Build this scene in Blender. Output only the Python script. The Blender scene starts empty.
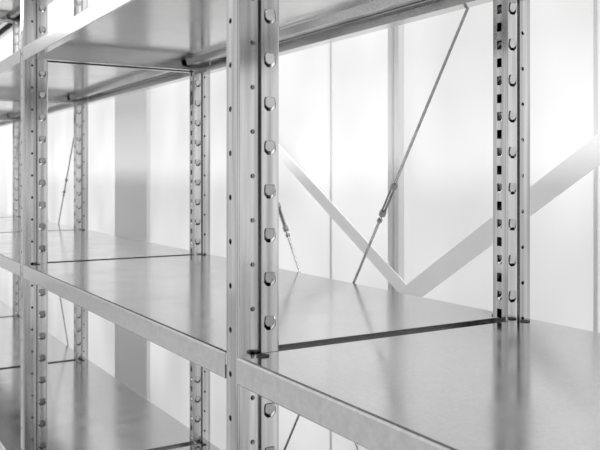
import bpy, math, random
from mathutils import Vector, Matrix
CZ=1.45
PITCH=1.235
XA=-0.925   # right side face of the near upright
PW=0.033
YF=0.464; YB=0.995
sc=bpy.context.scene
sc.view_settings.view_transform='Standard'

# ---------------- materials
def metal(name,lo,hi,r0,r1,scale=30,metallic=1.0,stretch=(1,1,1),rs=.1):
    m=bpy.data.materials.new(name); m.use_nodes=True
    n=m.node_tree.nodes; l=m.node_tree.links
    b=n['Principled BSDF']; b.inputs['Metallic'].default_value=metallic
    tc=n.new('ShaderNodeTexCoord'); mp=n.new('ShaderNodeMapping'); mp.inputs['Scale'].default_value=stretch
    l.new(tc.outputs['Object'],mp.inputs[0])
    nz=n.new('ShaderNodeTexNoise'); nz.inputs['Scale'].default_value=scale; nz.inputs['Detail'].default_value=3
    l.new(mp.outputs[0],nz.inputs['Vector'])
    cr=n.new('ShaderNodeMapRange'); cr.inputs[1].default_value=.3; cr.inputs[2].default_value=.7
    cr.inputs[3].default_value=lo; cr.inputs[4].default_value=hi
    l.new(nz.outputs['Fac'],cr.inputs[0]); l.new(cr.outputs[0],b.inputs['Base Color'])
    n2=n.new('ShaderNodeTexNoise'); n2.inputs['Scale'].default_value=scale*rs; n2.inputs['Detail'].default_value=3
    l.new(mp.outputs[0],n2.inputs['Vector'])
    rr=n.new('ShaderNodeMapRange'); rr.inputs[1].default_value=.3; rr.inputs[2].default_value=.7
    rr.inputs[3].default_value=r0; rr.inputs[4].default_value=r1
    l.new(n2.outputs['Fac'],rr.inputs[0]); l.new(rr.outputs[0],b.inputs['Roughness'])
    return m
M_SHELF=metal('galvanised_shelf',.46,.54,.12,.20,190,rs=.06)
M_LIP=metal('galvanised_lip_lit',.64,.74,.14,.2,120,rs=.06)  # lighter copy of the shelf metal, the lip's bright reflection put into colour
M_POST=metal('galvanised_upright',.40,.76,.09,.18,80,stretch=(1,1,.03))
M_HEX=metal('galvanised_tab',.50,.62,.2,.28,50)
M_ROD=metal('zinc_rod',.25,.36,.25,.35,80)
M_DARK=metal('hole_shade',.02,.03,.5,.6,40,0.0)  # near-black, painted-in shade of the shelf corner holes
M_STRAP=metal('painted_strap',.90,.93,.5,.6,8,0.0)
M_SEAM=metal('seam_strip',.70,.74,.5,.6,8,0.0)
M_PIL=metal('pilaster_paint',.66,.70,.4,.5,1,0.0)
M_FLOOR=metal('concrete_floor',.42,.48,.4,.6,3,0.0)
M_WALLS=metal('wall_paint',.8,.85,.4,.5,1,0.0)
# frosted translucent wall sheet, brightened by an added area light from behind
def sheet():
    m=bpy.data.materials.new('frosted_sheet'); m.use_nodes=True
    n=m.node_tree.nodes;l=m.node_tree.links
    n.remove(n['Principled BSDF']); out=n['Material Output']
    tc=n.new('ShaderNodeTexCoord'); mp=n.new('ShaderNodeMapping'); mp.inputs['Scale'].default_value=(1.6,1,.9)
    nz=n.new('ShaderNodeTexNoise'); nz.inputs['Scale'].default_value=1.6; nz.inputs['Detail'].default_value=1.5
    l.new(tc.outputs['Object'],mp.inputs[0]); l.new(mp.outputs[0],nz.inputs['Vector'])
    cr=n.new('ShaderNodeMapRange'); cr.inputs[1].default_value=.35; cr.inputs[2].default_value=.65; cr.inputs[3].default_value=.70; cr.inputs[4].default_value=.96
    l.new(nz.outputs['Fac'],cr.inputs[0])
    t=n.new('ShaderNodeBsdfTranslucent'); l.new(cr.outputs[0],t.inputs[0])
    d=n.new('ShaderNodeBsdfDiffuse'); d.inputs[0].default_value=(.86,.86,.86,1)
    g=n.new('ShaderNodeBsdfGlossy'); g.inputs['Roughness'].default_value=.2
    m1=n.new('ShaderNodeMixShader'); m1.inputs[0].default_value=.45
    l.new(t.outputs[0],m1.inputs[1]); l.new(d.outputs[0],m1.inputs[2])
    m2=n.new('ShaderNodeMixShader'); m2.inputs[0].default_value=.06
    l.new(m1.outputs[0],m2.inputs[1]); l.new(g.outputs[0],m2.inputs[2]); l.new(m2.outputs[0],out.inputs[0])
    return m
M_SHEET=sheet()

def empty(name,loc=(0,0,0)):
    e=bpy.data.objects.new(name,None); sc.collection.objects.link(e); e.location=loc; e.empty_display_size=.1
    return e
def mkobj(name,verts,faces,mat,parent=None,solid=0,smooth=False):
    me=bpy.data.meshes.new(name); me.from_pydata(verts,[],faces); me.validate(); me.update()
    o=bpy.data.objects.new(name,me); sc.collection.objects.link(o); me.materials.append(mat)
    if parent: o.parent=parent
    if solid:
        s=o.modifiers.new('t','SOLIDIFY'); s.thickness=solid; s.offset=0
    if smooth:
        for p in me.polygons: p.use_smooth=True
    return o
def linkcopy(o,loc,parent):
    c=bpy.data.objects.new(o.name,o.data); sc.collection.objects.link(c); c.location=loc; c.parent=parent
    for m in o.modifiers:
        s=c.modifiers.new('t','SOLIDIFY'); s.thickness=m.thickness; s.offset=0
    return c
def box(name,a,b,mat,parent=None,bev=0):
    x0,y0,z0=a;x1,y1,z1=b
    v=[(x0,y0,z0),(x1,y0,z0),(x1,y1,z0),(x0,y1,z0),(x0,y0,z1),(x1,y0,z1),(x1,y1,z1),(x0,y1,z1)]
    f=[(0,3,2,1),(4,5,6,7),(0,1,5,4),(1,2,6,5),(2,3,7,6),(3,0,4,7)]
    o=mkobj(name,v,f,mat,parent)
    if bev:
        m=o.modifiers.new('b','BEVEL'); m.width=bev; m.segments=2
    return o

# ---------------- perforated strips
def circ(r): return (lambda t:r),[]
def poly(pts):
    """radial function of a convex polygon around the origin"""
    P=[Vector(p) for p in pts]; n=len(P)
    def f(t):
        d=Vector((math.cos(t),math.sin(t))); best=1e9
        for i in range(n):
            a=P[i];e=P[(i+1)%n]-a
            den=d.x*e.y-d.y*e.x
            if abs(den)<1e-12: continue
            s=(a.x*e.y-a.y*e.x)/den; u=(a.x*d.y-a.y*d.x)/den
            if s>0 and -1e-6<=u<=1+1e-6: best=min(best,s)
        return best
    return f,[math.atan2(p.y,p.x) for p in P]
def rect(w,h): return poly([(w,h),(-w,h),(-w,-h),(w,-h)])
TAB=[(-.0068,.0030),(-.0056,.0078),(.0056,.0078),(.0068,.0030),(.0068,-.0025),(.0030,-.0064),(-.0030,-.0064),(-.0068,-.0025)]
def strip(V,F,p0,p1,z0,z1,pitch=None,off=0,hole=None,hx=.5):
    """vertical strip between plan points p0->p1, with one hole per pitch"""
    p0=Vector(p0);p1=Vector(p1);w=(p1-p0).length;d=(p1-p0).normalized()
    def P(u,z): q=p0+d*u; return (q.x,q.y,z)
    def quad(a,b):
        i=len(V); V.extend([P(0,a),P(w,a),P(w,b),P(0,b)]); F.append((i,i+1,i+2,i+3))
    if not hole: quad(z0,z1); return
    fn,ex=hole; z=z0+off
    if off>0: quad(z0,z)
    while z+pitch<=z1+1e-6:
        cu=hx*w; cz=z+pitch/2
        h=pitch/2
        angs=[math.atan2(s*h,e) for e in (-cu,w-cu) for s in (-1,1)]
        angs+=[(-math.pi+2*math.pi*i/16) for i in range(16)]+ex
        angs=sorted(set(round((a+math.pi)%(2*math.pi)-math.pi,5) for a in angs))
        n=len(angs); i0=len(V)
        for a in angs:
            c=math.cos(a);s=math.sin(a)
            tu=((w-cu)/c if c>1e-9 else (-cu/c if c<-1e-9 else 1e9))
            tz=(h/abs(s) if abs(s)>1e-9 else 1e9)
            t=min(tu,tz); V.append(P(cu+c*t,cz+s*t))
        for a in angs:
            r=fn(a); V.append(P(cu+math.cos(a)*r,cz+math.sin(a)*r))
        for k in range(n):
            k2=(k+1)%n
            F.append((i0+k,i0+k2,i0+n+k2,i0+n+k))
        z+=pitch
    if z<z1-1e-6: quad(z,z1)

HP=0.0575; PT=2.56
def bosses(V,F,x,y,out,z0,z1,pitch,off):
    # bent tabs: top leans outward, the tongue goes back into the opening
    z=z0+off+pitch/2
    N=len(TAB)
    while z+pitch/2<=z1:
        i=len(V)
        for (sc_,ox) in ((1.02,-.0014),(1.0,.0014),(.92,.0019)):
            for (a,b) in TAB:
                V.append((x+out*(ox+b*.12),y+a*sc_,z+.0010+b*sc_))
        for q in range(2):
            for k in range(N):
                k2=(k+1)%N
                F.append((i+q*N+k,i+q*N+k2,i+q*N+N+k2,i+q*N+N+k))
        F.append(tuple(i+2*N+k for k in range(N)))
        z+=pitch
def make_post(name,front=True):
    V=[];F=[];BV=[];BF=[]
    w=PW; D=.062 if front else .052; k=D/.062
    sg=1 if front else -1; Y0=0 if front else D
    def y(v): return Y0+sg*v*k
    c=.003
    H=poly([(a*1.30,b*1.28-.0016) for a,b in TAB][::-1])
    strip(V,F,(-w+c,y(0)),(-c,y(0)),0,PT,HP,.012,circ(.0038),.42)
    for s in (1,-1):
        def x(v): return (-v if s==1 else -w+v)
        strip(V,F,(x(c),y(0)),(x(c*.3),y(c*.3)),0,PT)
        strip(V,F,(x(c*.3),y(c*.3)),(x(0),y(c)),0,PT)
        strip(V,F,(x(0),y(c)),(x(0),y(.029)),0,PT,HP,.04,circ(.0032),.72)
        strip(V,F,(x(0),y(.029)),(x(.007),y(.0305)),0,PT)
        strip(V,F,(x(.007),y(.0305)),(x(.007),y(.034)),0,PT)
        strip(V,F,(x(.007),y(.034)),(x(.001),y(.0355)),0,PT)
        strip(V,F,(x(.001),y(.0355)),(x(.001),y(.060)),0,PT,HP,.02,H)
        bosses(BV,BF,x(.001),y(.04775),s,0,PT,HP,.02)
        strip(V,F,(x(.001),y(.060)),(x(.003),y(.062)),0,PT)
        if front: strip(V,F,(x(.003),y(.062)),(x(.011),y(.062)),0,PT)
    if not front:
        strip(V,F,(-w+.003,y(.062)),(-.003,y(.062)),0,PT,HP/2,.006,rect(.0052,.0072))
    return V,F,BV,BF
fp=make_post('f',True); bp_=make_post('b',False)

rack=empty('metal_shelving_rack')
me_cache={}
def place_post(kind,data,x,y):
    if kind not in me_cache:
        a=mkobj(kind+'_upright',data[0],data[1],M_POST,rack,.0014)
        b=mkobj(kind+'_upright_tabs',data[2],data[3],M_HEX,rack)
        a.location=(x,y,0); b.location=(x,y,0); me_cache[kind]=(a,b)
    else:
        a,b=me_cache[kind]; linkcopy(a,(x,y,0),rack); linkcopy(b,(x,y,0),rack)
NB=6
for i in range(-1,NB):
    x=XA-i*PITCH
    place_post('front',fp,x,YF)
    place_post('rear',bp_,x,YB-.052)
    box('foot_plate',(x-PW-.012,YF-.004,0.0),(x+.012,YF+.07,.004),M_POST,rack)
    box('foot_plate',(x-PW-.012,YB-.056,0.0),(x+.012,YB+.004,.004),M_POST,rack)

# ---------------- shelves
def shelf(x0,x1,zt,nm='shelf'):
    T=.035; r=.0035
    y0=YF-.0005;y1=YB
    prof=[(y0+.018,-T+.009),(y0+.018,-T),(y0+.0015,-T),(y0,-T+.0015),(y0,-r),(y0+r*.3,-r*.3),(y0+r,0),
          (y1-r,0),(y1-r*.3,-r*.3),(y1,-r),(y1,-T+.0012),(y1-.0012,-T),(y1-.030,-T),(y1-.032,-T+.014)]
    V=[];F=[]
    for x in (x0,x1):
        for (y,z) in prof: V.append((x,y,zt+z))
    n=len(prof)
    for k in range(n-1): F.append((k,k+1,n+k+1,n+k))
    for x,s in ((x0,1),(x1,-1)):
        i=len(V)
        for (xx,z) in ((x,0),(x,-.030),(x+s*.014,-.030),(x+s*.014,-.024)):
            V.append((xx,y0+.002,zt+z)); V.append((xx,y1-.002,zt+z))
        for k in range(3): F.append((i+2*k,i+2*k+1,i+2*k+3,i+2*k+2))
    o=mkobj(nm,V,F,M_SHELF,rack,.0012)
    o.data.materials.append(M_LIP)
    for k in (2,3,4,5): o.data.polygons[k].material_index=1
    # stiffening hat channel along the rear of the underside
    ya=y1-.085
    hp=[(ya-.012,-.0012),(ya,-.0012),(ya+.004,-.018),(ya+.026,-.018),(ya+.030,-.0012),(ya+.042,-.0012)]
    HV=[];HF=[]
    for x in (x0+.018,x1-.018):
        for (y,z) in hp: HV.append((x,y,zt+z))
    for k in range(5): HF.append((k,k+1,6+k+1,6+k))
    mkobj('shelf_stiffener',HV,HF,M_SHELF,rack,.001)
    for cx in (x0+.013,x1-.013):
        for cy in (y0+.030,y1-.028):
            P=[];Q=[];N=20
            for (R,h) in ((.0085,.0006),(.0085,.0022),(.0060,.0022),(.0055,.0008)):
                for k in range(N):
                    a=2*math.pi*k/N; P.append((cx+R*math.cos(a),cy+R*math.sin(a),zt+h))
            for q in range(3):
                for k in range(N):
                    k2=(k+1)%N; Q.append((q*N+k,q*N+k2,q*N+N+k2,q*N+N+k))
            Q.append(tuple(3*N+k for k in range(N)))
            mkobj('corner_hole_disc',P,Q,M_DARK,rack)  # dark disc standing in for the shade of an open corner hole
LV=[.88,.333,-.2336,-.785,-1.33]
for b in range(-1,NB-1):
    xr=XA-PW-b*PITCH-.0012
    xl=XA-(b+1)*PITCH+.0012
    for li,z in enumerate(LV):
        zz=CZ+z
        if b==-1 and li==1: zz-=.012
        shelf(xl,xr,zz)

# ---------------- bracing rods
def cyl(name,p0,p1,r,mat,parent,n=12):
    p0=Vector(p0);p1=Vector(p1);d=p1-p0;L=d.length;q=d.to_track_quat('Z','Y')
    V=[];F=[]
    for z in (0,L):
        for k in range(n):
            a=2*math.pi*k/n; V.append(p0+q@Vector((r*math.cos(a),r*math.sin(a),z)))
    for k in range(n):
        k2=(k+1)%n; F.append((k,k2,n+k2,n+k))
    F.append(tuple(range(n-1,-1,-1)));F.append(tuple(range(n,2*n)))
    return mkobj(name,[tuple(v) for v in V],F,mat,parent,smooth=False)
def brace(i):
    off=-i*PITCH
    for j,(xa,za,xb,zb,tb) in enumerate((( -.945,.498,-2.185,-1.36,.295),(-2.175,.501,-.94,-1.312,.335))):
        y=YB+.006+.008*j
        A=Vector((xa+off,y,CZ+za));B=Vector((xb+off,y,CZ+zb))
        cyl('brace_rod',A,B,.0028,M_ROD,rack)
        d=(B-A).normalized();L=(B-A).length
        c=A+d*(L*tb)
        side=d.cross(Vector((0,1,0))).normalized()
        for s in (-1,1):
            cyl('turnbuckle_bar',c-d*.030+side*s*.0048,c+d*.030+side*s*.0048,.0018,M_ROD,rack,8)
        for e in (-.034,.034):
            cyl('turnbuckle_nut',c+d*(e-.006),c+d*(e+.006),.0075,M_ROD,rack,6)
        cyl('turnbuckle_locknut',c+d*.050,c+d*.056,.006,M_ROD,rack,6)
        for p in (A,B):
            box('brace_lug',(p.x-.014,YB+.0008,p.z-.02),(p.x+.014,YB+.0035,p.z+.02),M_POST,rack,.001)
            cyl('brace_bolt',(p.x,YB+.001,p.z),(p.x,YB+.018,p.z),.006,M_ROD,rack,6)
for i in (0,2,4): brace(i)

# ---------------- room
YW=1.50
XL=-11.0; XR=2.2
box('floor',(XL,-3.5,-.1),(XR,YW+1.5,0),M_FLOOR)
mkobj('wall_back',[(XL,YW,0),(XR,YW,0),(XR,YW,3.2),(XL,YW,3.2)],[(0,1,2,3)],M_SHEET)
box('wall_left',(XL-.1,-3.5,0),(XL,YW+1.5,3.2),M_WALLS)
box('trim_1',(-4.52,YW-.02,0.0),(-4.0,YW-.0005,3.2),M_PIL)
for k,xx in enumerate((-9.2,-7.9,-6.6,-5.3,-3.35,-2.28,-1.2,-0.2,1.1)):
    box('trim_%d'%(k+2),(xx-.005,YW-.004,0),(xx+.005,YW-.0003,3.2),M_SEAM)

frame=empty('wall_brace_frame')
YS=1.45
def profile_stud(x0,x1):
    V=[];F=[]
    d=.02
    strip(V,F,(x0,YS+d),(x0,YS),0.0,3.1)
    strip(V,F,(x0,YS),(x0+(x1-x0)*.35,YS),0,3.1)
    strip(V,F,(x0+(x1-x0)*.35,YS),(x0+(x1-x0)*.4,YS+.006),0,3.1)
    strip(V,F,(x0+(x1-x0)*.4,YS+.006),(x0+(x1-x0)*.6,YS+.006),0,3.1)
    strip(V,F,(x0+(x1-x0)*.6,YS+.006),(x0+(x1-x0)*.65,YS),0,3.1)
    strip(V,F,(x0+(x1-x0)*.65,YS),(x1,YS),0,3.1)
    strip(V,F,(x1,YS),(x1,YS+d),0,3.1)
    return mkobj('stud',V,F,M_PIL,frame,.0015)
profile_stud(-1.900,-1.850)
def strap(x0,z0,x1,z1,w,y):
    d=Vector((x1-x0,0,z1-z0)).normalized();n=Vector((-d.z,0,d.x))*w/2
    a=Vector((x0,y,CZ+z0));b=Vector((x1,y,CZ+z1));t=Vector((0,.003,0))
    V=[a-n,b-n,b+n,a+n,a-n+t,b-n+t,b+n+t,a+n+t]
    F=[(0,1,2,3),(7,6,5,4),(0,4,5,1),(1,5,6,2),(2,6,7,3),(3,7,4,0)]
    mkobj('strap',[tuple(v) for v in V],F,M_STRAP,frame)
strap(-2.8,.232,-1.74,-.375,.042,YS-.006)
strap(-1.80,-.345,-.3,.575,.058,YS-.010)

# ---------------- lights
w=bpy.data.worlds.new('world'); sc.world=w; w.use_nodes=True
bg=w.node_tree.nodes['Background']; bg.inputs[0].default_value=(1,1,1,1); bg.inputs[1].default_value=.76
def area(name,loc,rot,sx,sy,p):
    l=bpy.data.lights.new(name,'AREA'); l.shape='RECTANGLE'; l.size=sx;l.size_y=sy;l.energy=p
    o=bpy.data.objects.new(name,l); sc.collection.objects.link(o); o.location=loc; o.rotation_euler=rot
area('overhead_fill',(-1.5,-.9,3.1),(math.radians(20),0,0),5,.4,75)  # unseen aisle fills, added to shape the light on the rack
area('overhead_fill',(-6.5,-.9,3.1),(math.radians(20),0,0),5,.4,65)
area('overhead_fill',(-3.5,1.22,3.15),(math.radians(8),0,0),10,.2,90)  # fill added above the gap to brighten straps and wall
# added backlight to brighten the frosted wall, no window there (faces the wall)
area('wall_backlight',(-4.4,YW+1.0,1.6),(math.radians(-90),0,0),13,3.4,102)

cam=bpy.data.cameras.new('camera'); co=bpy.data.objects.new('camera',cam); sc.collection.objects.link(co)
co.location=(0,0,CZ); co.rotation_euler=(math.radians(90),0,math.radians(58.9))
cam.sensor_width=36; cam.lens=48.24; cam.shift_y=-50/600; cam.clip_start=.02
cam.dof.use_dof=True; cam.dof.focus_distance=1.25; cam.dof.aperture_fstop=14
sc.camera=co
